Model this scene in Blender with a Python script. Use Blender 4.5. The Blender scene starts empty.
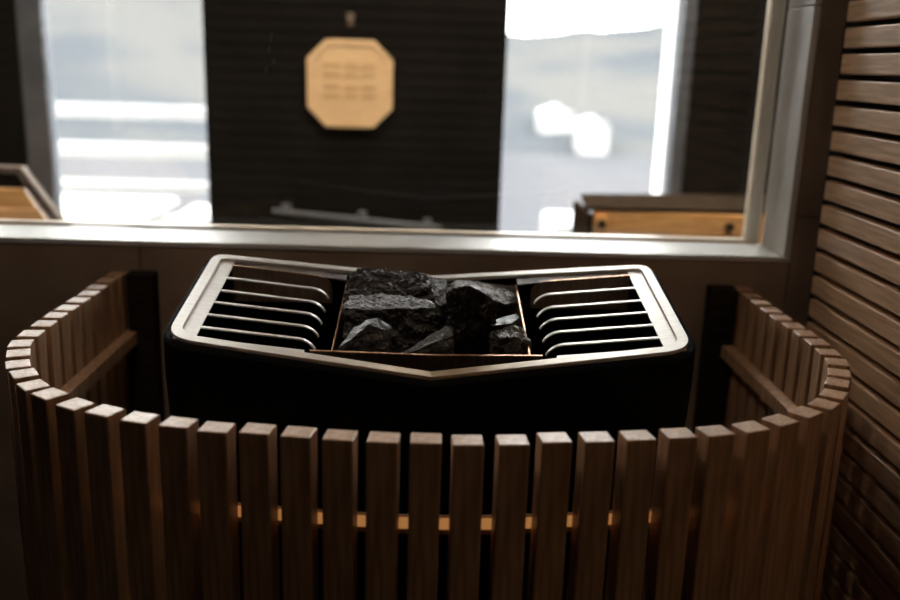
import bpy, bmesh, math, random
from mathutils import Vector, Matrix, noise
S = bpy.context.scene
C = S.collection
random.seed(7)
PI = math.pi
ZC = 1.40            # height of the camera above the floor

# ---------------------------------------------------------------- camera
cam = bpy.data.cameras.new('camera'); co = bpy.data.objects.new('camera', cam); C.objects.link(co)
M = Matrix(((0.99939191, -0.02410958, -0.02519008), (-0.01839089, 0.24930367, -0.96825072), (0.0296241, 0.9681252, 0.24870867)))
co.matrix_world = Matrix.Translation((-0.0154, 0.0, ZC)) @ M.to_4x4()
cam.sensor_width = 36; cam.lens = 922.48 / 900 * 36; cam.clip_start = 0.02; cam.clip_end = 2000
cam.dof.use_dof = True; cam.dof.focus_distance = 1.42; cam.dof.aperture_fstop = 1.75
S.camera = co

# ---------------------------------------------------------------- world, light, exposure
w = bpy.data.worlds.new('overcast_sky'); S.world = w; w.use_nodes = True
bg = w.node_tree.nodes['Background']; bg.inputs[1].default_value = 26.0
# overcast sky: about three times brighter overhead than at the horizon
_n = w.node_tree.nodes; _l = w.node_tree.links
_tc = _n.new('ShaderNodeTexCoord'); _sp = _n.new('ShaderNodeSeparateXYZ'); _cr = _n.new('ShaderNodeValToRGB')
_l.new(_tc.outputs['Generated'], _sp.inputs[0]); _l.new(_sp.outputs['Z'], _cr.inputs[0]); _l.new(_cr.outputs[0], bg.inputs[0])
_cr.color_ramp.elements[0].position = 0.0; _cr.color_ramp.elements[0].color = (0.36, 0.35, 0.335, 1)
_cr.color_ramp.elements[1].position = 0.75; _cr.color_ramp.elements[1].color = (1.0, 0.97, 0.93, 1)
S.view_settings.view_transform = 'Standard'; S.view_settings.look = 'None'
S.view_settings.exposure = 0.0; S.view_settings.gamma = 1; S.view_settings.use_curve_mapping = False
S.cycles.max_bounces = 8; S.cycles.diffuse_bounces = 4; S.cycles.transparent_max_bounces = 12
S.cycles.sample_clamp_indirect = 6; S.cycles.use_denoising = True

def lamp(name, kind, loc, power, color, size=0.1, rot=(0, 0, 0), angle=None, parent=None):
    l = bpy.data.lights.new(name, kind); l.energy = power; l.color = color
    if kind == 'AREA': l.shape = 'DISK'; l.size = size
    else: l.shadow_soft_size = size
    if angle: l.spot_size = angle; l.spot_blend = 0.6
    o = bpy.data.objects.new(name, l); C.objects.link(o); o.location = loc; o.rotation_euler = rot
    if parent: o.parent = parent
    return o

# ---------------------------------------------------------------- materials
def mat(name, col, rough=0.6, metal=0.0, coat=0.0, spec=0.5):
    m = bpy.data.materials.new(name); m.use_nodes = True; b = m.node_tree.nodes['Principled BSDF']
    b.inputs['Base Color'].default_value = (*col, 1); b.inputs['Roughness'].default_value = rough
    b.inputs['Metallic'].default_value = metal; b.inputs['Coat Weight'].default_value = coat
    b.inputs['Specular IOR Level'].default_value = spec
    return m, m.node_tree, b
def noisy(name, c1, c2, scale=(1, 1, 1), ns=8, rough=0.6, metal=0.0, detail=6, bump=0.0, coord='Object', lo=0.35, hi=0.65, spec=0.5, coat=0.0, rvar=0.0):
    m, t, b = mat(name, c1, rough, metal, coat, spec); N = t.nodes; L = t.links
    tc = N.new('ShaderNodeTexCoord'); mp = N.new('ShaderNodeMapping'); mp.inputs['Scale'].default_value = scale
    L.new(tc.outputs[coord], mp.inputs[0])
    no = N.new('ShaderNodeTexNoise'); no.inputs['Scale'].default_value = ns; no.inputs['Detail'].default_value = detail
    L.new(mp.outputs[0], no.inputs['Vector'])
    r = N.new('ShaderNodeValToRGB'); r.color_ramp.elements[0].position = lo; r.color_ramp.elements[1].position = hi
    r.color_ramp.elements[0].color = (*c1, 1); r.color_ramp.elements[1].color = (*c2, 1)
    L.new(no.outputs[0], r.inputs[0]); L.new(r.outputs[0], b.inputs['Base Color'])
    if rvar:
        mr = N.new('ShaderNodeMapRange'); mr.inputs[3].default_value = rough - rvar; mr.inputs[4].default_value = rough + rvar
        L.new(no.outputs[0], mr.inputs[0]); L.new(mr.outputs[0], b.inputs['Roughness'])
    if bump:
        bu = N.new('ShaderNodeBump'); bu.inputs['Strength'].default_value = bump; bu.inputs['Distance'].default_value = 0.003
        L.new(no.outputs[0], bu.inputs['Height']); L.new(bu.outputs[0], b.inputs['Normal'])
    return m
MT = {}
MT['slat'] = noisy('thermo_wood', (0.33, 0.185, 0.10), (0.54, 0.33, 0.19), (40, 40, 3), 3, 0.45, bump=0.15, spec=0.4, rvar=0.08)
MT['wallslat'] = noisy('wall_wood', (0.60, 0.36, 0.20), (0.88, 0.60, 0.37), (20, 1.6, 30), 5, 0.36, spec=0.7, bump=0.2, detail=8)
MT['backing'] = noisy('black_backing', (0.008, 0.008, 0.008), (0.014, 0.013, 0.012), ns=5, rough=0.9)
MT['tile'] = noisy('pale_stone_tile', (0.66, 0.64, 0.60), (0.76, 0.74, 0.70), (1, 1, 1), 9, 0.42, bump=0.02, spec=0.85)
MT['darktile'] = noisy('bronze_tile', (0.28, 0.20, 0.14), (0.38, 0.28, 0.20), (1, 1, 1.5), 5, 0.5, bump=0.05)
MT['grout'] = noisy('dark_grout', (0.02, 0.017, 0.014), (0.03, 0.026, 0.02), ns=20, rough=0.9)
MT['dark'] = noisy('charcoal_paint', (0.006, 0.0052, 0.0048), (0.009, 0.008, 0.0075), ns=6, rough=0.9, spec=0.1)
MT['floor'] = noisy('dark_stone_floor', (0.02, 0.019, 0.018), (0.035, 0.032, 0.03), ns=6, rough=0.7)
MT['steel'] = noisy('brushed_steel', (0.60, 0.56, 0.52), (0.72, 0.68, 0.63), (4, 60, 4), 6, 0.42, metal=0.25, bump=0.02, rvar=0.06)
def heat_tint():
    m = MT['steel'].copy(); m.name = 'heat_tinted_frame_steel'; t = m.node_tree; N = t.nodes; L = t.links; b = N['Principled BSDF']
    src = b.inputs['Base Color'].links[0].from_socket
    tc = N.new('ShaderNodeTexCoord'); sx = N.new('ShaderNodeSeparateXYZ'); L.new(tc.outputs['Object'], sx.inputs[0])
    ab = N.new('ShaderNodeMath'); ab.operation = 'ABSOLUTE'; L.new(sx.outputs[0], ab.inputs[0])
    r1 = N.new('ShaderNodeMapRange'); r1.inputs[1].default_value = 0.26; r1.inputs[2].default_value = 0.04; L.new(ab.outputs[0], r1.inputs[0])
    r2 = N.new('ShaderNodeMapRange'); r2.inputs[1].default_value = 1.45; r2.inputs[2].default_value = 1.35; L.new(sx.outputs[1], r2.inputs[0])
    mu = N.new('ShaderNodeMath'); mu.operation = 'MULTIPLY'; L.new(r1.outputs[0], mu.inputs[0]); L.new(r2.outputs[0], mu.inputs[1])
    mx = N.new('ShaderNodeMix'); mx.data_type = 'RGBA'; L.new(mu.outputs[0], mx.inputs['Factor']); L.new(src, mx.inputs['A']); mx.inputs['B'].default_value = (0.50, 0.37, 0.24, 1)
    L.new(mx.outputs['Result'], b.inputs['Base Color']); return m
MT['framesteel'] = heat_tint()
MT['copper'] = noisy('heat_tinted_steel', (0.26, 0.13, 0.06), (0.42, 0.24, 0.13), (30, 6, 6), 5, 0.38, metal=0.8, bump=0.02)
MT['black'] = noisy('black_enamel', (0.006, 0.006, 0.006), (0.010, 0.010, 0.010), ns=15, rough=0.8, spec=0.05)
MT['cheek'] = noisy('brown_heated_sheet', (0.20, 0.13, 0.085), (0.30, 0.20, 0.13), (30, 6, 6), 5, 0.4, metal=0.4)
MT['rearsheet'] = noisy('dark_brown_sheet', (0.06, 0.04, 0.027), (0.10, 0.065, 0.045), (30, 6, 6), 5, 0.6)
MT['void'] = noisy('black_steel', (0.006, 0.006, 0.006), (0.009, 0.009, 0.009), ns=15, rough=0.9)
MT['stone'] = noisy('heater_stone', (0.032, 0.031, 0.030), (0.15, 0.145, 0.14), ns=70, rough=0.48, bump=1.0, detail=12, spec=0.6, rvar=0.2)
MT['darkstone'] = noisy('rough_dark_stone', (0.018, 0.016, 0.015), (0.060, 0.054, 0.050), ns=55, rough=0.55, bump=1.0, detail=12, spec=0.45, rvar=0.2)
MT['brownstone'] = noisy('brown_heater_stone', (0.04, 0.034, 0.028), (0.13, 0.11, 0.09), ns=40, rough=0.5, bump=0.7, detail=10, rvar=0.15)
MT['pine'] = noisy('orange_pine', (0.62, 0.30, 0.10), (0.82, 0.47, 0.19), (3, 3, 40), 4, 0.5, bump=0.05)
MT['plaque'] = noisy('pale_birch', (0.62, 0.42, 0.24), (0.72, 0.52, 0.31), (3, 1, 30), 5, 0.55)
MT['plaqueline'] = noisy('burnt_birch', (0.50, 0.33, 0.18), (0.56, 0.38, 0.21), (3, 1, 30), 5, 0.6)
MT['walnut'] = noisy('dark_walnut', (0.022, 0.016, 0.012), (0.04, 0.03, 0.022), (3, 3, 30), 5, 0.8, spec=0.0)
MT['walnut_rim'] = noisy('grey_brown_rim', (0.10, 0.08, 0.065), (0.15, 0.12, 0.10), (20, 3, 3), 5, 0.6, spec=0.2)
MT['iron'] = noisy('dark_iron', (0.03, 0.025, 0.02), (0.05, 0.04, 0.03), ns=30, rough=0.5, metal=0.6)
MT['alu'] = noisy('grey_blue_aluminium', (0.06, 0.07, 0.09), (0.09, 0.10, 0.125), (1, 1, 1), 10, 0.5, metal=0.0)
MT['whiteframe'] = noisy('white_frame', (0.72, 0.73, 0.74), (0.8, 0.8, 0.8), ns=10, rough=0.4)
MT['beige'] = noisy('beige_frame', (0.72, 0.66, 0.56), (0.80, 0.74, 0.64), (2, 2, 1), 8, 0.3)
MT['white'] = noisy('white_outdoor_paint', (0.21, 0.21, 0.21), (0.24, 0.24, 0.24), ns=4, rough=0.6)
MT['deck'] = noisy('weathered_deck', (0.06, 0.058, 0.055), (0.09, 0.086, 0.08), (2, 20, 2), 5, 0.7)
MT['hill'] = noisy('wooded_hill', (0.030, 0.033, 0.037), (0.043, 0.043, 0.0425), (0.8, 1, 1.6), 0.02, 0.95, detail=8, spec=0.0, lo=0.43, hi=0.57)
MT['lake'] = noisy('lake_water', (0.036, 0.037, 0.041), (0.041, 0.042, 0.046), (1, 0.3, 1), 0.05, 0.6, spec=0.0)
MT['roof'] = noisy('grey_roof', (0.22, 0.22, 0.24), (0.3, 0.3, 0.32), ns=2, rough=0.7)
MT['ceil'] = noisy('dark_ceiling_board', (0.03, 0.022, 0.016), (0.05, 0.037, 0.027), (2, 30, 2), 4, 0.7)
def emit(name, col, s):
    m, t, b = mat(name, col, 0.5); b.inputs['Emission Color'].default_value = (*col, 1); b.inputs['Emission Strength'].default_value = s; return m
MT['amber'] = emit('amber_rail_glow', (1.0, 0.45, 0.14), 0.30)  # emission standing in for light falling on the front rail
MT['fill_bulb'] = emit('added_warm_bulb', (1.0, 0.8, 0.55), 6)  # glow for the added far room downlights
def glass(name):
    m = bpy.data.materials.new(name); m.use_nodes = True; t = m.node_tree; N = t.nodes; N.remove(N['Principled BSDF'])
    tr = N.new('ShaderNodeBsdfTransparent'); tr.inputs[0].default_value = (0.96, 0.97, 0.97, 1)
    gl = N.new('ShaderNodeBsdfGlossy'); gl.inputs['Roughness'].default_value = 0.02
    fr = N.new('ShaderNodeFresnel'); fr.inputs[0].default_value = 1.45
    mx = N.new('ShaderNodeMixShader'); o = N['Material Output']
    t.links.new(fr.outputs[0], mx.inputs[0]); t.links.new(tr.outputs[0], mx.inputs[1]); t.links.new(gl.outputs[0], mx.inputs[2]); t.links.new(mx.outputs[0], o.inputs[0])
    return m
MT['glass'] = glass('clear_glass')

# ---------------------------------------------------------------- helpers
def obj(name, bm, m, parent=None, smooth=False, bevel=0, recalc=True):
    if recalc: bmesh.ops.recalc_face_normals(bm, faces=bm.faces)
    me = bpy.data.meshes.new(name); bm.to_mesh(me); bm.free()
    o = bpy.data.objects.new(name, me); C.objects.link(o)
    for mm in (m if isinstance(m, (list, tuple)) else [m]): me.materials.append(MT[mm])
    if smooth:
        for p in me.polygons: p.use_smooth = True
    if bevel:
        b = o.modifiers.new('bevel', 'BEVEL'); b.width = bevel; b.segments = 2; b.limit_method = 'ANGLE'
    if parent is not None:
        o.parent = parent; o.matrix_parent_inverse = parent_inv(parent)
    return o
def parent_inv(p):
    mw = Matrix.Identity(4); q = p; chain = []
    while q is not None: chain.append(q); q = q.parent
    for q in reversed(chain):
        mw = mw @ q.matrix_parent_inverse @ Matrix.LocRotScale(q.location, q.rotation_euler, q.scale) if q.parent else Matrix.LocRotScale(q.location, q.rotation_euler, q.scale)
    return mw.inverted()
def tag(o, label=None, cat=None, group=None, kind=None):
    if label: o['label'] = label
    if cat: o['category'] = cat
    if group: o['group'] = group
    if kind: o['kind'] = kind
    return o
def thing(name, label, cat, loc=(0, 0, 0), group=None, kind=None):
    o = bpy.data.objects.new(name, None); C.objects.link(o); o.location = loc; o.empty_display_size = 0.1
    return tag(o, label, cat, group, kind)
def struct(name, bm, m, label, cat, **k):
    return tag(obj(name, bm, m, **k), label, cat, None, 'structure')
def box(bm, x0, x1, y0, y1, z0, z1):
    r = bmesh.ops.create_cube(bm, size=1)
    for v in r['verts']:
        v.co = Vector(((x0 + x1) / 2 + v.co.x * (x1 - x0), (y0 + y1) / 2 + v.co.y * (y1 - y0), (z0 + z1) / 2 + v.co.z * (z1 - z0)))
    return r['verts']
def bxm(*a):
    bm = bmesh.new(); box(bm, *a); return bm
def prism(bm, pts, axis, a, b):
    """extrude a closed 2D outline along an axis from a to b"""
    def P(p, t):
        return (t, p[0], p[1]) if axis == 'x' else (p[0], t, p[1]) if axis == 'y' else (p[0], p[1], t)
    A = [bm.verts.new(P(p, a)) for p in pts]; B = [bm.verts.new(P(p, b)) for p in pts]
    bm.faces.new(A); bm.faces.new(B[::-1]); n = len(pts)
    for i in range(n): bm.faces.new((A[i], B[i], B[(i + 1) % n], A[(i + 1) % n]))
def cyl(bm, p, q, r, n=16):
    p = Vector(p); q = Vector(q); d = q - p
    res = bmesh.ops.create_cone(bm, cap_ends=True, segments=n, radius1=r, radius2=r, depth=d.length)
    mt = Matrix.Translation((p + q) / 2) @ d.to_track_quat('Z', 'Y').to_matrix().to_4x4()
    bmesh.ops.transform(bm, matrix=mt, verts=res['verts'])

# ================================================================ SETTING: sauna room
YW = 1.968           # face of the window wall
XR = 0.764           # right jamb
SZ = ZC - 0.390      # sill height
GY = 2.116           # frame plane
XL = -1.62; ZTOP = 2.62; ZT = 2.45
struct('floor', bxm(-2.0, 1.0, -1.7, 3.6, -0.1, 0), 'floor', 'dark stone floor of the sauna', 'floor')
bm = bmesh.new(); box(bm, -2.0, 1.0, -1.7, GY + 0.03, ZTOP, ZTOP + 0.1)
struct('ceiling', bm, 'ceil', 'dark board ceiling of the sauna', 'ceiling')
struct('wall_left', bxm(-2.1, -2.0, -1.7, YW, 0, ZTOP), 'ceil', 'dark left wall of the sauna', 'wall')
struct('wall_front', bxm(-2.0, 1.0, -1.8, -1.7, 0, ZTOP), 'ceil', 'dark wall behind the heater viewer', 'wall')
# window wall of large bronze tiles with hairline joints
bm = bmesh.new()
xs = [-2.0, -1.63, -0.638, 0.0, 0.779, 1.0]
xs = [-2.0, -1.62, -0.638, 0.779, 1.0]
j = 0.0012
for a, b in zip(xs, xs[1:]):
    x0, x1 = a + j, b - j
    if x1 <= XL + 0.01 or a >= 0.77:
        zz = [0, 0.42, SZ - 0.001 if a < 0 else SZ - 0.3, ZC + 0.5, ZTOP]
        zz = [0, 0.42, 1.1, 1.7, ZTOP]
    else:
        zz = [0, 0.42, SZ - 0.012]
    for c, d in zip(zz, zz[1:]):
        box(bm, x0, x1, YW, YW + 0.012, c + j, d - j)
box(bm, XL, 0.779, YW, YW + 0.012, ZT + 0.012, ZTOP)
wb = struct('wall_back', bm, 'darktile', 'bronze brown large-format tile wall below and around the inner window', 'wall', bevel=0.0008)
bm = bmesh.new()
box(bm, -2.0, 1.0, YW + 0.0115, GY + 0.03, 0, SZ - 0.012)
box(bm, -2.0, XL, YW + 0.0115, GY + 0.03, SZ - 0.012, ZTOP)
box(bm, 0.779, 1.0, YW + 0.0115, GY + 0.03, SZ - 0.012, ZTOP)
box(bm, XL, 0.779, YW + 0.0115, GY + 0.03, ZT + 0.012, ZTOP)
obj('wall_core', bm, 'grout', wb)

# inner window: tiled sill and jambs, beige frame, pane
win = thing('window_1', 'wide inner window of the sauna with pale tiled sill and right jamb', 'window', (0, YW, SZ), kind='structure')
bm = bmesh.new()
for a, b in ((XL, -0.636), (-0.634, 0.779)):
    vs = box(bm, a, b, YW - 0.002, GY + 0.01, SZ - 0.012, SZ)
obj('window_sill', bm, 'tile', win, bevel=0.0015)
bm = bmesh.new()
for a, b in ((SZ + 0.0005, ZC + 0.136), (ZC + 0.1385, ZT)):
    box(bm, XR, 0.779, YW - 0.002, GY - 0.004, a, b)
obj('window_jamb', bm, 'tile', win, bevel=0.0015)
bm = bmesh.new(); box(bm, XL - 0.012, XL, YW - 0.002, GY, SZ, ZT); obj('window_jamb', bm, 'tile', win, bevel=0.0015)
bm = bmesh.new(); box(bm, XL, XR, YW - 0.002, GY, ZT, ZT + 0.012); obj('window_head', bm, 'tile', win, bevel=0.0015)
bm = bmesh.new()
FX = XR - 0.004
prism(bm, [(FX - .030, GY + .034), (FX - .030, GY + .026), (FX - .007, GY + .0005), (FX, GY + .0005), (FX, GY + .034)], 'z', SZ + 0.0005, ZT - 0.001)
box(bm, XL, XL + 0.03, GY + 0.004, GY + 0.034, SZ + 0.0005, ZT - 0.001)
box(bm, XL + 0.03, FX - 0.03, GY + 0.004, GY + 0.034, ZT - 0.031, ZT - 0.001)
box(bm, XL + 0.03, FX - 0.03, GY + 0.010, GY + 0.034, SZ + 0.0005, SZ + 0.007)
obj('window_frame', bm, 'beige', win, bevel=0.002)
pane = obj('pane', bxm(XL + 0.03, FX - 0.03, GY + 0.018, GY + 0.022, SZ + 0.007, ZT - 0.031), 'glass', win)
bm = bmesh.new()
for (x, z, dx, dz) in ((-0.377, ZC + 0.033, 0.004, 0.022), (-0.381, ZC + 0.012, 0.002, 0.012), (-0.372, ZC - 0.015, 0.003, 0.012), (-0.39, ZC - 0.034, 0.004, 0.014)):
    prism(bm, [(x, z), (x + 0.0016, z + 0.001), (x + dx + 0.0012, z + dz), (x + dx, z + dz)], 'y', GY + 0.0172, GY + 0.0179)
obj('splash_mark', bm, 'white', pane)

# right wall: horizontal wooden slats on black backing
wr = struct('wall_right', bxm(0.833, 0.90, -1.7, YW, 0, ZTOP), 'backing', 'right sauna wall clad with horizontal brown wooden slats', 'wall')
bm = bmesh.new(); pz = 0.0507; k0 = -32; z = 0
for i in range(-23, 29):
    z1 = ZC + 0.1033 - i * pz
    if z1 < 0.02 or z1 + 0.039 > ZTOP - 0.005: continue
    dy = random.uniform(-.002, .002)
    box(bm, 0.805 + random.uniform(0, .0015), 0.834, -1.69, 1.903 + dy, z1, z1 + 0.0385)
obj('slat_cladding', bm, 'wallslat', wr, bevel=0.0025)

# ================================================================ SETTING: relaxation room beyond the glass
YF = 3.40; H2 = 3.2
K1, K2, K3, K4 = -1.398, -0.825, 0.246, 0.8785
bm = bmesh.new()
box(bm, -1.62, -1.485, YF, YF + 0.2, 0, H2); box(bm, -3.0, -1.62, YF, YF + 0.2, 0, 0.12); box(bm, -3.0, -1.62, YF, YF + 0.2, 3.08, H2)
box(bm, K2, K3, YF, YF + 0.2, 0, H2)
box(bm, 0.923, 1.30, YF, YF + 0.2, 0, H2); box(bm, 1.30, 2.6, YF, YF + 0.2, 0, 0.12); box(bm, 1.30, 2.6, YF, YF + 0.2, 3.08, H2)
box(bm, -1.485, K2, YF, YF + 0.2, 0, 0.12); box(bm, K3, 0.923, YF, YF + 0.2, 0, 0.12)
box(bm, -1.485, K2, YF, YF + 0.2, 3.08, H2); box(bm, K3, 0.923, YF, YF + 0.2, 3.08, H2)
wf = struct('wall_far', bm, 'dark', 'charcoal wall with two tall windows beyond the glass', 'wall')
bm = bmesh.new()
for z in [0.05 + 0.045 * k for k in range(66)]:
    for a, b in ((-1.62, -1.485), (K2, K3), (0.923, 1.30)):
        box(bm, a, b, YF - 0.008, YF + 0.001, z, z + 0.041)
obj('board_cladding', bm, 'dark', wf, bevel=0.002)
struct('floor', bxm(-3.0, 2.6, 2.146, YF + 0.2, -0.12, -0.02), 'floor', 'floor of the room beyond the glass', 'floor').location.z = 0.0
struct('ceiling', bxm(-3.0, 2.6, 2.146, YF + 0.2, H2, H2 + 0.1), 'dark', 'dark ceiling of the room beyond the glass', 'ceiling')
bm = bmesh.new(); box(bm, 1.0, 2.7, 2.0, 2.146, 0, H2); box(bm, -3.1, -2.0, 2.0, 2.146, 0, H2); box(bm, -2.0, 1.0, 2.0, 2.146, ZTOP + 0.1, H2)
struct('wall_near', bm, 'dark', 'dark partition wall around the inner window, seen from the far room', 'wall')
struct('wall_east', bxm(2.6, 2.7, 2.146, YF + 0.2, 0, H2), 'dark', 'dark side wall of the room beyond the glass', 'wall')
bm = bxm(-3.1, -3.0, 2.146, YF + 0.2, 0, H2)
struct('wall_west', bm, 'dark', 'dark side wall left of the far room', 'wall')
def far_window(name, a, b, fa, fb, label):
    """a,b opening, fa/fb inner edges of the left and right frame members"""
    t = thing(name, label, 'window', ((a + b) / 2, YF, 0.12), kind='structure')
    bm = bmesh.new()
    if fa > a: box(bm, a, fa, YF + 0.02, YF + 0.09, 0.12, 3.08)
    if fb < b: box(bm, fb, b, YF + 0.02, YF + 0.09, 0.12, 3.08)
    box(bm, fa, fb, YF + 0.02, YF + 0.09, 0.12, 0.17); box(bm, fa, fb, YF + 0.02, YF + 0.09, 3.01, 3.08)
    obj('window_frame', bm, 'alu', t, bevel=0.004)
    obj('pane', bxm(fa, fb, YF + 0.05, YF + 0.056, 0.17, 3.01), 'glass', t)
    return t
far_window('window_2', -1.485, K2, K1, K2 - 0.004, 'tall left window with grey-blue frame looking onto the deck railing')
t3 = far_window('window_3', K3, 0.923, K3 + 0.004, 0.8785, 'tall right window with grey-blue frame looking onto lake and hills')
far_window('added_window_4', -3.0, -1.62, -2.94, -1.66, 'unseen outermost left far window added for more sky light, beyond the picture edge')  # added opening out of view, lets more sky light reach the sauna
far_window('added_window_5', 1.30, 2.6, 1.34, 2.56, 'unseen outermost right far window added for more sky light, hidden behind the jamb')  # added as well, unseen, for sky light from the right
obj('outer_reveal', bxm(0.866, 0.922, YF + 0.092, YF + 0.24, 0.125, 3.07), 'whiteframe', t3, bevel=0.003)

# ================================================================ SETTING: outdoors
struct('floor', bxm(-6.5, 3.5, YF + 0.2, 6.3, -0.15, -0.05), 'deck', 'weathered deck outside the far windows', 'deck')
def crest(t):
    pts = [(-1.2, 60), (-.5, 55), (-.34, 44), (-.27, 33), (-.235, 25.5), (-.20, 22), (-.1, 15), (.1, 13.5), (.15, 15.5), (.2, 17), (.24, 20.5), (.32, 23), (.5, 30), (1.2, 40)]
    for (a, b), (c, d) in zip(pts, pts[1:]):
        if a <= t <= c: return b + (d - b) * (t - a) / (c - a)
    return 40
bm = bmesh.new(); NA, NR = 150, 26; G = []
for i in range(NA + 1):
    t = -1.2 + 2.4 * i / NA; col = []
    for k in range(NR + 1):
        d = 200 + 230 * k / NR; s = min(1, max(0, (d - 215) / 185))
        z = -21 + (21 + crest(t)) * s ** 0.9
        if d > 400: z -= (d - 400) * 0.5
        z += noise.noise(Vector((t * 60, d * .08, 3))) * 1.2 * s
        col.append(bm.verts.new((t * d, d, z + ZC)))
    G.append(col)
for i in range(NA):
    for k in range(NR): bm.faces.new((G[i][k], G[i + 1][k], G[i + 1][k + 1], G[i][k + 1]))
tag(obj('wooded_hill', bm, 'hill', smooth=True), 'pale hazy wooded hillside across the lake', 'hill', kind='structure')
tag(obj('lake', bxm(-500, 500, 9, 430, ZC - 21.5, ZC - 20), 'lake'), 'pale lavender lake water below the hills', 'lake', kind='structure')
def house(x, d, z, wd, h, label):
    t = thing('lake_house', label, 'house', (x, d, z), group='white houses on the lake shore')
    obj('wall', bxm(x - wd / 2, x + wd / 2, d - 3, d + 4, z - 2, z + h), 'white', t)
    bm = bmesh.new(); prism(bm, [(x - wd / 2 - .4, z + h), (x + wd / 2 + .4, z + h), (x, z + h + wd * .22)], 'y', d - 3.4, d + 4.4)
    obj('roof', bm, 'white', t)
    for dx in (-.28, .28): obj('house_window', bxm(x + dx * wd - .6, x + dx * wd + .6, d - 3.07, d - 2.98, z + h * .4, z + h * .65), 'roof', t)
house(31.6, 238, ZC - 16.8, 8.6, 5.2, 'white house on the far lake shore, left of the two in the right window')
house(38.3, 222, ZC - 19.6, 6.8, 6.6, 'white house on the far lake shore, right of the two in the right window')

# deck railing
rl = thing('deck_railing', 'white horizontal bar deck railing seen through the left far window', 'railing', (-3, 6, -0.05))
for z0, z1 in ((-0.404, -0.317), (-0.65, -0.561), (-0.86, -0.80), (-1.08, -1.02)):
    obj('rail', bxm(-5.5, -0.55, 5.98, 6.02, ZC + z0, ZC + z1), 'white', rl, bevel=0.004)
for x in (-5.4, -3.1, -0.62):
    obj('post', bxm(x - .04, x + .04, 6.02, 6.10, -0.05, ZC - 0.317), 'white', rl, bevel=0.004)
# white covered tub and stool on the deck
tb = thing('covered_tub', 'large white covered tub standing on the deck behind the left window', 'tub', (-2.1, 4.5, -0.05))
obj('tub_body', bxm(-3.1, -1.42, 4.0, 4.97, -0.05, ZC - 0.80), 'white', tb, bevel=0.03)
obj('cover', bxm(-3.15, -1.375, 3.95, 5.03, ZC - 0.80, ZC - 0.75), 'white', tb, bevel=0.02)
st = thing('side_table', 'small white side table on the deck right of the covered tub', 'table', (-1.12, 4.62, -0.05))
obj('tabletop', bxm(-1.25, -0.93, 4.36, 4.84, ZC - 0.80, ZC - 0.755), 'white', st, bevel=0.015)
for x in (-1.22, -0.96):
    for y in (4.4, 4.8): obj('leg', bxm(x - .015, x + .015, y - .015, y + .015, -0.05, ZC - 0.80), 'white', st)
cb = thing('planter_box', 'small white planter box on the deck below the right window', 'planter', (0.70, 4.8, -0.05))
obj('planter_body', bxm(0.60, 0.82, 4.5, 5.0, -0.05, ZC - 0.78), 'white', cb, bevel=0.01)
obj('soil', bxm(0.615, 0.805, 4.52, 4.98, ZC - 0.80, ZC - 0.765), 'roof', cb)

# ================================================================ far room furniture
# octagonal plaque hanging on the pier
PX, PZ, PR = -0.307, ZC - 0.083, 0.152
pq = thing('octagonal_plaque', 'pale wooden octagonal plaque hanging on the charcoal wall', 'plaque', (PX, YF - 0.02, PZ))
def octa(r, c=0.42):
    k = r * (1 - 2 * (1 - c) / 2 + 0) * 0 + r * 0.56
    return [(PX - k, PZ - r), (PX + k, PZ - r), (PX + r, PZ - k), (PX + r, PZ + k), (PX + k, PZ + r), (PX - k, PZ + r), (PX - r, PZ + k), (PX - r, PZ - k)]
bm = bmesh.new(); prism(bm, octa(PR), 'y', YF - 0.026, YF - 0.009); obj('backboard', bm, 'plaque', pq, bevel=0.003)
bm = bmesh.new()
o1 = octa(PR); o2 = octa(PR * 0.86); A = []
for yy in (YF - 0.0295, YF - 0.0262):
    A.append([bm.verts.new((p[0], yy, p[1])) for p in o1]); A.append([bm.verts.new((p[0], yy, p[1])) for p in o2])
for i in range(8):
    n = (i + 1) % 8
    bm.faces.new((A[0][i], A[0][n], A[1][n], A[1][i])); bm.faces.new((A[2][i], A[2][n], A[3][n], A[3][i]))
    bm.faces.new((A[0][i], A[0][n], A[2][n], A[2][i])); bm.faces.new((A[1][i], A[1][n], A[3][n], A[3][i]))
obj('rim', bm, 'plaque', pq, bevel=0.002)
bm = bmesh.new()
for z in (0.055, 0.025, -0.022, -0.052):
    for x0, x1 in ((-0.095, -0.035), (-0.022, 0.028), (0.04, 0.09)):
        box(bm, PX + x0, PX + x1, YF - 0.0275, YF - 0.0255, PZ + z, PZ + z + 0.017)
obj('carved_pattern', bm, 'plaqueline', pq)
hk = tag(obj('wall_hook', (lambda b: (cyl(b, (PX, YF - 0.008, ZC + 0.135), (PX, YF - 0.03, ZC + 0.135), 0.006), box(b, PX - .012, PX + .012, YF - .016, YF - .008, ZC + .115, ZC + .160), b)[-1])(bmesh.new()), 'walnut_rim'),
    'small brown hook on the charcoal wall above the octagonal plaque', 'hook')
# low grey handrail at the foot of the pier
gr = thing('grab_rail', 'sloping grey-blue rail low on the charcoal wall below the plaque', 'rail', (-0.27, YF - 0.05, ZC - 0.56))
bm = bmesh.new(); cyl(bm, (-0.585, YF - 0.05, ZC - 0.542), (0.03, YF - 0.05, ZC - 0.590), 0.011); obj('rail_bar', bm, 'alu', gr, smooth=False)
for x, z in ((-0.26, -0.566), (-0.54, -0.546), (-0.02, -0.587)):
    bm = bmesh.new(); box(bm, x - .016, x + .016, YF - 0.055, YF - 0.008, ZC + z - .012, ZC + z + .028); obj('bracket', bm, 'alu', gr, bevel=0.003)

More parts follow.
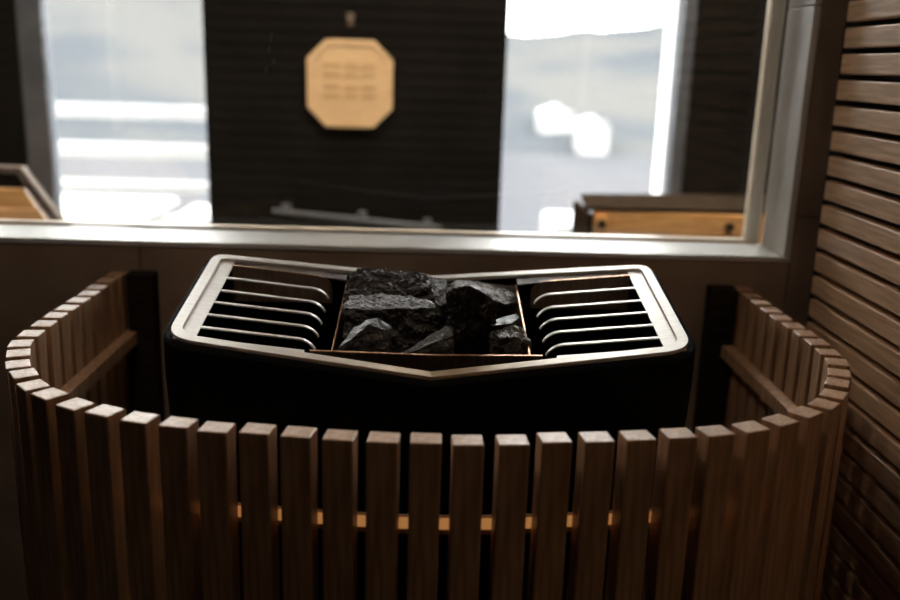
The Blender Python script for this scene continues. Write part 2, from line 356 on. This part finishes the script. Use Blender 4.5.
# right bench: pine backrest boards under a dark top
by, bz = 2.70, ZC - 0.3985
bn = thing('wooden_lounger', 'orange pine lounger back with dark top seen at right behind the glass', 'lounger', (0.8, 2.9, -0.02))
bm = bmesh.new(); prism(bm, [(0.450, 2.712), (1.30, 2.722), (1.33, 3.12), (0.478, 2.985)], 'z', bz - 0.014, bz); obj('top_board', bm, 'walnut', bn, bevel=0.004)
for k in range(7):
    z1 = bz - 0.015 - k * 0.072
    obj('board', bxm(0.475, 1.26, 2.715, 2.74, z1 - 0.068, z1), 'pine', bn, bevel=0.004)
for x in (0.478, 1.225):
    obj('end_post', bxm(x, x + 0.036, 2.70, 2.7145, bz - 0.56, bz - 0.026), 'pine', bn, bevel=0.003)
bm = bmesh.new(); prism(bm, [(2.70, bz - 0.022), (2.97, bz - 0.022), (2.97, -0.02), (2.70, -0.02)], 'x', 0.452, 0.470); obj('side_panel', bm, 'walnut', bn, bevel=0.003)
bm = bmesh.new(); prism(bm, [(2.72, bz - 0.022), (2.97, bz - 0.022), (2.97, -0.02), (2.72, -0.02)], 'x', 1.265, 1.285); obj('side_panel', bm, 'walnut', bn, bevel=0.003)
for x in (0.498, 0.882):
    bm = bmesh.new(); cyl(bm, (x, 2.692, bz - 0.050), (x, 2.716, bz - 0.050), 0.012); obj('bolt', bm, 'iron', bn)
# left bench: slanted frame
ln = thing('wooden_lounger', 'slant-framed lounger with brown rim and orange boards at the left edge', 'lounger', (-1.4, 2.9, -0.02))
def lx(z): return -1.199 + (-0.328 - z) * (0.108 / 0.158)
zt = -0.328
bm = bmesh.new()
prism(bm, [(-1.9, ZC + zt), (-1.199, ZC + zt), (lx(-1.15), ZC - 1.15), (lx(-1.15) - .032, ZC - 1.15), (-1.214, ZC + zt - .020), (-1.9, ZC + zt - .020)], 'y', 2.70, 2.74); obj('frame', bm, 'walnut_rim', ln, bevel=0.003)
bm = bmesh.new()
prism(bm, [(-1.88, ZC - .350), (-1.216, ZC - .350), (-1.191, ZC - .388), (-1.88, ZC - .388)], 'y', 2.705, 2.735); obj('back_panel', bm, 'walnut', ln)
for k in range(6):
    a = -.392 - k * .06; b = a - .056
    bm = bmesh.new(); prism(bm, [(-1.88, ZC + a), (lx(a) - .045, ZC + a), (lx(b) - .045, ZC + b), (-1.88, ZC + b)], 'y', 2.702, 2.73); obj('board', bm, 'pine', ln, bevel=0.003)
obj('rear_leg', bxm(-1.88, -1.82, 2.745, 2.80, -0.02, ZC - .36), 'walnut', ln); obj('front_leg', bxm(-1.88, -1.84, 2.68, 2.704, -0.02, ZC - .36), 'walnut', ln)
# added downlights of the far room, unseen, to brighten plaque and loungers
def fill_downlight(x, y, label, power=14):
    t = thing('added_downlight', label, 'lamp', (x, y, H2), group='added fill downlights of the far room')
    bm = bmesh.new(); cyl(bm, (x, y, H2 - 0.03), (x, y, H2), 0.045, 24); obj('housing', bm, 'alu', t)
    bm = bmesh.new(); cyl(bm, (x, y, H2 - 0.034), (x, y, H2 - 0.03), 0.035, 24); obj('fill_bulb', bm, 'fill_bulb', t)
    lamp('fill_spot', 'SPOT', (x, y, H2 - 0.04), power, (1, 0.80, 0.58), 0.03, (0, 0, 0), 2.2)
for x, y, wh in ((-1.35, 2.35, 'left'), (-0.35, 2.5, 'middle'), (0.9, 2.32, 'right')):
    fill_downlight(x, y, wh + ' one of three unseen warm fill downlights added to the dark ceiling beyond the glass', 290 if wh == 'right' else 165)

# added fill lamps on the sauna ceiling, out of view, brightening the room
for lx_, ly_, pw, lb in ((-0.45, 1.22, 4.5, 'unseen dim warm fill lamp added on the sauna ceiling above the heater'), (0.0, -0.9, 0.4, 'unseen dim fill lamp added on the sauna ceiling behind the viewer')):
    sl = thing('added_fill_lamp', lb, 'lamp', (lx_, ly_, ZTOP))
    bm = bmesh.new(); cyl(bm, (lx_, ly_, ZTOP - 0.05), (lx_, ly_, ZTOP), 0.12, 32); obj('lamp_base', bm, 'iron', sl)
    lamp('fill_light', 'AREA', (lx_, ly_, ZTOP - 0.06), pw, (1, 0.82, 0.66), 0.22)
# ================================================================ heater guard
gd = thing('heater_guard', 'U-shaped guard of upright brown wooden slats around the sauna heater', 'guard', (0, 1.5, 0))
half0 = [(0, 1.0965), (.05, 1.098), (.094, 1.1005), (.146, 1.1065), (.201, 1.1135), (.255, 1.121), (.31, 1.130), (.366, 1.1415), (.419, 1.158), (.470, 1.186), (.519, 1.218), (.563, 1.255), (.598, 1.298), (.627, 1.346), (.651, 1.396), (.668, 1.450), (.676, 1.505), (.678, 1.56), (.678, 1.948)]
half = [(x, y - 0.0115 * min(1, max(0, (1.40 - y) / 0.18))) for x, y in half0]
path = [(-x * 1.008, y) for x, y in half[::-1]] + half[1:]
def resample(path, n):
    L = [0]
    for a, b in zip(path, path[1:]): L.append(L[-1] + math.dist(a, b))
    out = []
    for i in range(n):
        s = L[-1] * i / (n - 1); s -= 0.011 * (1 - abs(i / (n - 1) - .5) * 2)
        k_ = i - (n - 1) // 2; m_ = abs(k_); f_ = m_ / 6 if m_ < 6 else math.cos((m_ - 6) / 18 * PI / 2)
        s -= math.copysign(0.0065 if k_ < 0 else 0.0045, k_) * f_
        for k in range(len(path) - 1):
            if s <= L[k + 1] + 1e-9:
                u = (s - L[k]) / (L[k + 1] - L[k]); a, b = path[k], path[k + 1]
                out.append((a[0] + (b[0] - a[0]) * u, a[1] + (b[1] - a[1]) * u)); break
    return out
P = resample(path, 49)
print('slat step', math.dist(P[0], P[1]), 'near centre', [p for p in P if abs(p[0]) < .06])
zt = ZC - 0.46
def frame_at(i):
    a = P[max(0, i - 1)]; b = P[min(len(P) - 1, i + 1)]
    t = Vector((b[0] - a[0], b[1] - a[1], 0)).normalized(); return t, Vector((-t.y, t.x, 0))
for i, p in enumerate(P):
    t, n = frame_at(i)
    bm = bmesh.new(); box(bm, -.0198, .0198, -.0175, .0175, -0.0, zt - 0.06)
    rz = math.atan2(t.y, t.x) + random.uniform(-.02, .02)
    me = obj('slat', bm, 'slat', None, bevel=0.0018)
    me.location = (p[0] + random.uniform(-.0008, .0008), p[1] + random.uniform(-.0008, .0008), 0.06 + random.uniform(-.001, .001)); me.rotation_euler = (random.uniform(-.002, .002), random.uniform(-.002, .002), rz)
    me.parent = gd; me.matrix_parent_inverse = parent_inv(gd)
def sweep(name, i0, i1, off0, off1, z0, z1, m, parent=gd):
    bm = bmesh.new(); R = []
    for i in range(i0, i1 + 1):
        t, n = frame_at(i); p = Vector((P[i][0], P[i][1], 0))
        R.append([bm.verts.new(p + n * o + Vector((0, 0, z))) for o, z in ((off0, z0), (off1, z0), (off1, z1), (off0, z1))])
    for a, b in zip(R, R[1:]):
        for k in range(4): bm.faces.new((a[k], a[(k + 1) % 4], b[(k + 1) % 4], b[k]))
    bm.faces.new(R[0]); bm.faces.new(R[-1][::-1])
    return obj(name, bm, m, parent)
rz1 = ZC - 0.582
for a_, b_ in ((0, 13), (35, 48)): sweep('inner_rail', a_, b_, .019, .044, rz1 - 0.026, rz1, 'slat')
sweep('inner_rail', 13, 35, .019, .024, rz1 - 0.0225, rz1 + 0.0035, 'slat')
sweep('inner_rail', 0, 48, .0175, .050, 0.10, 0.126, 'slat')
sweep('rail_glow', 14, 34, .0178, .0189, rz1 - 0.0145, rz1 + 0.0015, 'amber')  # glowing strip added as the lit front face of the inner rail
for s in (-1, 1):
    x0, x1 = sorted((s * 0.657, s * 0.600))
    obj('wall_post', bxm(x0, x1, 1.925, 1.966, 0.0, ZC - 0.455), 'walnut', gd, bevel=0.002)

# ================================================================ sauna heater
HX = -0.007; ZHC = ZC - 0.435; SL = (0.435 - 0.396) / 0.3881; HT = 0.1779
def wz(x, y): return ZHC + SL * abs(x - HX) + HT * (y - 1.3)
ht = thing('sauna_heater', 'wide black sauna heater with bent pale steel louvred top holding stones', 'heater', (HX, 1.45, 0))
def outline(off, rf, rb):
    """plan outline of the top, inset by off, corner radii front and back"""
    hw = 0.3881 - off; yfc, yfo, ybc, ybo = 1.2665 + off, 1.2925 + off, 1.637 - off, 1.617 - off
    sf = (yfo - yfc) / hw; sb = (ybo - ybc) / hw
    def corner(c, d1, d2, r, n=8):
        c = Vector(c); a = c + Vector(d1).normalized() * r; b = c + Vector(d2).normalized() * r
        return [tuple((1 - u) ** 2 * a + 2 * u * (1 - u) * c + u * u * b) for u in [k / n for k in range(n + 1)]]
    seg = lambda a, b, n: [(a[0] + (b[0] - a[0]) * k / n, a[1] + (b[1] - a[1]) * k / n) for k in range(1, n)]
    FR = corner((hw, yfo), (-1, -sf), (0, 1), rf); BR = corner((hw, ybo), (0, -1), (-1, -sb), rb)
    pts = [(0, yfc)] + FR + BR + [(0, ybc)]
    pts += [(-x, y) for x, y in (BR[::-1] + FR[::-1])]
    return [(x + HX, y) for x, y in pts]
O = outline(0, .045, .028); I = outline(0.0165, .030, .012)
def ring(name, O, I, up, lo, m, parent, bevel=0.0, zf=wz):
    bm = bmesh.new(); V = [[bm.verts.new((x, y, zf(x, y) + d)) for x, y in L] for L in (O, I) for d in (up, lo)]
    n = len(O); ou, ol, iu, il = V
    for i in range(n):
        k = (i + 1) % n
        for a, b in ((ou, iu), (iu, il), (il, ol), (ol, ou)): bm.faces.new((a[i], a[k], b[k], b[i]))
    return obj(name, bm, m, parent, bevel=bevel)
ring('top_frame', O, I, 0, -0.006, 'framesteel', ht, 0.0008)
# shell: outer wall standing proud of the frame, going down
SO = outline(-0.011, .055, .035); SI = outline(0.003, .045, .028)
bm = bmesh.new(); n = len(SO)
R0 = [bm.verts.new((x, y, wz(x, y) - 0.010)) for x, y in SO]; R1 = [bm.verts.new((x, y, wz(x, y) - 0.0065)) for x, y in outline(-0.007, .05, .03)]
Ri = [bm.verts.new((x, y, wz(x, y) - 0.0065)) for x, y in SI]; Rj = [bm.verts.new((x, y, 0.90 - 0.12)) for x, y in SI]
Rb = [bm.verts.new((x, y, 0.16)) for x, y in outline(0.02, .055, .035)]; Rm = [bm.verts.new((x, y, wz(x, y) - 0.06)) for x, y in SO]
for A, B in ((R0, R1), (R1, Ri), (Ri, Rj), (R0, Rm), (Rm, Rb)):
    for i in range(n): k = (i + 1) % n; bm.faces.new((A[i], A[k], B[k], B[i]))
bm.faces.new(Rb); bm.faces.new(Rj)
obj('shell', bm, 'black', ht)
for x in (-0.3, 0.28):
    for y in (1.36, 1.54): obj('foot', bxm(x - .02, x + .02, y - .02, y + .02, 0, 0.162), 'black', ht)
def bar_profile(s, y, drop=0, tk=0.0022, x_out=0.349, xb=0.203, r=0.030):
    """(x,z) centre line running inward then curving down, side s"""
    pts = [(x_out, wz(HX + s * x_out, y)), (xb, wz(HX + s * xb, y))]
    zb = pts[-1][1]; a0 = math.atan(SL)
    for k in range(1, 9):
        a = k / 8 * (PI * 0.37)
        pts.append((xb - r * math.sin(a), zb - r * (1 - math.cos(a)) - SL * r * math.sin(a) * (1 - k / 8)))
    return [(HX + s * x, z - 0.0045) for x, z in pts]
def strip(bm, pts, y0, y1, tk):
    """sheet following (x,z) line between y0 and y1; z shifted with the tilt of the top"""
    L = []
    for i, (x, z) in enumerate(pts):
        a = Vector(pts[max(0, i - 1)]); b = Vector(pts[min(len(pts) - 1, i + 1)]); d = (b - a).normalized(); nn = Vector((-d.y, d.x))
        if nn.y < -1e-6 or (abs(nn.y) < 1e-6 and False): nn = -nn
        q = Vector((x, z)) - nn * tk; dz = HT * (y1 - y0)
        L.append([bm.verts.new((x, y0, z)), bm.verts.new((x, y1, z + dz)), bm.verts.new((q.x, y1, q.y + dz)), bm.verts.new((q.x, y0, q.y))])
    for a, b in zip(L, L[1:]):
        for k in range(4): bm.faces.new((a[k], a[(k + 1) % 4], b[(k + 1) % 4], b[k]))
    bm.faces.new(L[0]); bm.faces.new(L[-1][::-1])
BY = [1.346, 1.3895, 1.435, 1.4805, 1.532]
for s in (-1, 1):
    # recessed outer plate with the slot mouths
    bm = bmesh.new()
    def pl(xa, xb, ya, yb, tk=0.0022):
        V = [bm.verts.new((HX + s * x, y, wz(HX + s * x, y) - 0.0045 - d)) for d in (0, tk) for x, y in ((xa, ya + .067 * xa), (xb, ya + .067 * xb), (xb, yb), (xa, yb))]
        for f in ((0, 1, 2, 3), (7, 6, 5, 4), (0, 4, 5, 1), (1, 5, 6, 2), (2, 6, 7, 3), (3, 7, 4, 0)): bm.faces.new([V[q] for q in f])
    pl(0.348, 0.379, 1.2745, 1.605)
    obj('end_plate', bm, 'steel', ht)
    bm = bmesh.new(); pl(0.151, 0.348, 1.586 - .017, 1.606); obj('rear_plate', bm, 'rearsheet', ht)
    bm = bmesh.new(); pl(0.188, 0.348, 1.2745, 1.311); obj('front_plate', bm, 'steel', ht)
    for y in BY:
        bm = bmesh.new(); strip(bm, bar_profile(s, y - .0032), y - .0032, y + .0032, .0022); obj('louvre_bar', bm, 'steel', ht)
    # heat-tinted cheek behind the rearmost slot
    bm = bmesh.new(); pr = bar_profile(s, 1.582)
    strip(bm, [(x, z + .0015) for x, z in pr], 1.580, 1.584, .0022); obj('cheek_edge', bm, 'copper', ht); bm = bmesh.new()
    zb = pr[-1][1] - .03; poly = pr + [(pr[-1][0], zb), (pr[0][0], zb)]
    prism(bm, poly, 'y', 1.5805, 1.5838); obj('rear_cheek', bm, 'cheek', ht)
    # divider between louvres and stones
    bm = bmesh.new(); xd = HX + s * 0.150
    prism(bm, [(1.318, wz(xd, 1.318) - .012), (1.60, wz(xd, 1.60) - .012), (1.60, 0.82), (1.318, 0.82)], 'x', xd - .0013, xd + .0013); obj('divider', bm, 'copper', ht)
# stone basket: front lip, back wall, bottom
bm = bmesh.new(); prism(bm, [(HX - .180, .84), (HX + .166, .84), (HX + .166, ZC - .419), (HX, ZC - .422), (HX - .180, ZC - .419)], 'y', 1.3065, 1.309)
obj('basket_lip', bm, 'rearsheet', ht)
bm = bmesh.new(); strip(bm, [(HX - .180, ZC - .4178), (HX, ZC - .4208), (HX + .166, ZC - .4178)], 1.306, 1.3095, .0012); obj('lip_edge', bm, 'copper', ht)
bm = bmesh.new(); box(bm, HX - .1485, HX + .1485, 1.6125, 1.615, 0.82, wz(0.1, 1.6) - .014); obj('basket_back', bm, 'cheek', ht)
obj('basket_floor', bxm(HX - .1485, HX + .1485, 1.300, 1.612, 0.895, 0.900), 'void', ht)

# ---------------------------------------------------------------- stones
RK = {
    'back_left': [(-0.156,1.500,1.010), (-0.110,1.490,1.007), (-0.060,1.500,1.009), (-0.007,1.520,1.033), (-0.150,1.570,1.046), (-0.137,1.580,1.053), (-0.090,1.590,1.049), (-0.020,1.580,1.044), (-0.003,1.580,1.028), (-0.152,1.500,0.972), (-0.009,1.500,0.976), (-0.153,1.610,0.982), (-0.019,1.610,0.985)],
    'back_middle': [(-0.063,1.580,1.035), (-0.011,1.590,1.036), (0.019,1.580,1.030), (0.015,1.510,1.017), (-0.064,1.500,1.009), (-0.060,1.510,0.971), (0.017,1.510,0.973), (0.008,1.600,0.989)],
    'middle_left': [(-0.152,1.440,1.014), (-0.114,1.430,1.013), (-0.058,1.430,1.017), (0.001,1.440,1.018), (-0.144,1.500,1.017), (-0.094,1.500,1.024), (-0.027,1.500,1.019), (-0.008,1.490,1.016), (-0.146,1.430,0.941), (0.002,1.430,0.945), (-0.149,1.500,0.949), (-0.002,1.500,0.953)],
    'front_left': [(-0.159,1.370,0.968), (-0.129,1.385,0.997), (-0.109,1.390,1.009), (-0.091,1.390,1.011), (-0.069,1.385,0.999), (-0.149,1.350,0.972), (-0.105,1.365,1.007), (-0.073,1.372,0.996), (-0.151,1.352,0.953), (-0.068,1.352,0.952), (-0.072,1.400,0.956), (-0.150,1.390,0.954)],
    'front_middle': [(-0.049,1.360,0.966), (-0.009,1.375,0.988), (0.015,1.380,1.005), (0.026,1.380,1.002), (-0.051,1.345,0.964), (0.003,1.352,0.988), (0.028,1.360,0.995), (-0.048,1.340,0.947), (0.030,1.340,0.945), (0.031,1.390,0.962), (-0.024,1.380,0.955)],
    'centre': [(0.013,1.410,1.043), (0.023,1.430,1.044), (0.041,1.430,1.046), (0.060,1.430,1.042), (0.093,1.430,1.025), (0.019,1.395,1.059), (0.039,1.390,1.067), (0.061,1.390,1.062), (0.094,1.395,1.042), (0.021,1.400,0.942), (0.099,1.400,0.943), (0.027,1.450,0.977), (0.098,1.450,0.979)],
    'chip': [(-0.003,1.470,1.018), (0.003,1.490,1.034), (0.016,1.500,1.042), (0.027,1.480,1.040), (0.026,1.450,1.028), (0.006,1.450,1.017), (0.009,1.460,0.994), (0.027,1.480,0.989)],
    'back_right': [(0.023,1.580,1.023), (0.036,1.600,1.028), (0.097,1.610,1.020), (0.144,1.610,1.015), (0.152,1.550,1.001), (0.118,1.520,1.005), (0.074,1.510,1.020), (0.032,1.520,1.027), (0.153,1.550,0.973), (0.034,1.530,0.975), (0.145,1.620,0.987)],
    'slab': [(0.082,1.400,1.004), (0.102,1.420,1.008), (0.130,1.440,1.011), (0.135,1.430,1.007), (0.119,1.400,1.004), (0.089,1.390,1.003), (0.126,1.420,0.991), (0.090,1.410,0.990)],
    'front_right': [(0.084,1.380,0.999), (0.109,1.400,1.000), (0.139,1.400,0.998), (0.147,1.370,0.984), (0.142,1.350,0.967), (0.087,1.350,0.963), (0.098,1.350,0.995), (0.126,1.355,0.998), (0.149,1.420,0.964), (0.091,1.420,0.962)],
}
LB = {
 'back_left': ('broad rough grey stone at the back left of the heater basket', 'darkstone', .010, 5),
 'back_middle': ('flat dark stone at the back between the rough grey and brownish stones', 'darkstone', .003, 5),
 'middle_left': ('blocky dark stone with sparkling flat grey top left of centre', 'stone', .005, 5),
 'front_left': ('small wedge stone with one pale ridge at the front left corner', 'stone', .0028, 5),
 'front_middle': ('low dark wedge stone with a pale slanting edge at front middle', 'stone', .0028, 5),
 'centre': ('tall dark slab stone standing upright in the middle', 'darkstone', .006, 5),
 'chip': ('small cracked grey stone leaning on the upright slab', 'stone', .006, 5),
 'back_right': ('long smooth brownish stone at the back right of the basket', 'brownstone', .0045, 5),
 'slab': ('thin bluish grey sliver on top of the front right stone', 'stone', .0012, 3),
 'front_right': ('crumbly brown-black stone at the front right corner', 'brownstone', .006, 5),
}
for k, pts in RK.items():
    lb, m, amp, sub = LB[k]
    bm = bmesh.new(); c = sum((Vector(p) for p in pts), Vector()) / len(pts)
    for p in pts:
        v = Vector(p)
        if k != 'slab' and v.z < c.z - .012: v.z -= 0.03   # lower part runs down into the pile
        bm.verts.new(v - c)
    r = bmesh.ops.convex_hull(bm, input=bm.verts)
    junk = [g for g in r['geom_interior'] if isinstance(g, bmesh.types.BMVert)] + [v for v in bm.verts if not v.link_faces]
    bmesh.ops.delete(bm, geom=list(set(junk)), context='VERTS')
    bmesh.ops.triangulate(bm, faces=bm.faces)
    for _ in range(sub):
        es = [e for e in bm.edges if e.calc_length() > .0042]
        if not es: break
        bmesh.ops.subdivide_edges(bm, edges=es, cuts=1, use_grid_fill=False); bmesh.ops.triangulate(bm, faces=bm.faces)
    bm.normal_update(); sd = Vector((len(k) * 3.1, ord(k[0]), ord(k[-1])))
    mv = {}
    for v in bm.verts:
        q = v.co * 38 + sd
        d = noise.noise(q) * .9 + noise.noise(q * 2.3) * .6 + (abs(noise.noise(q * 4.5)) - .2) * .8 + noise.noise(q * 9) * .25
        d2 = noise.voronoi(v.co * 70 + sd)[0][0]
        mv[v] = v.co + v.normal * amp * (d * .8 - d2 * .5)
    for v, p in mv.items(): v.co = p
    o = tag(obj('heater_stone', bm, m), lb, 'stone', 'stones in the heater basket'); o.location = c
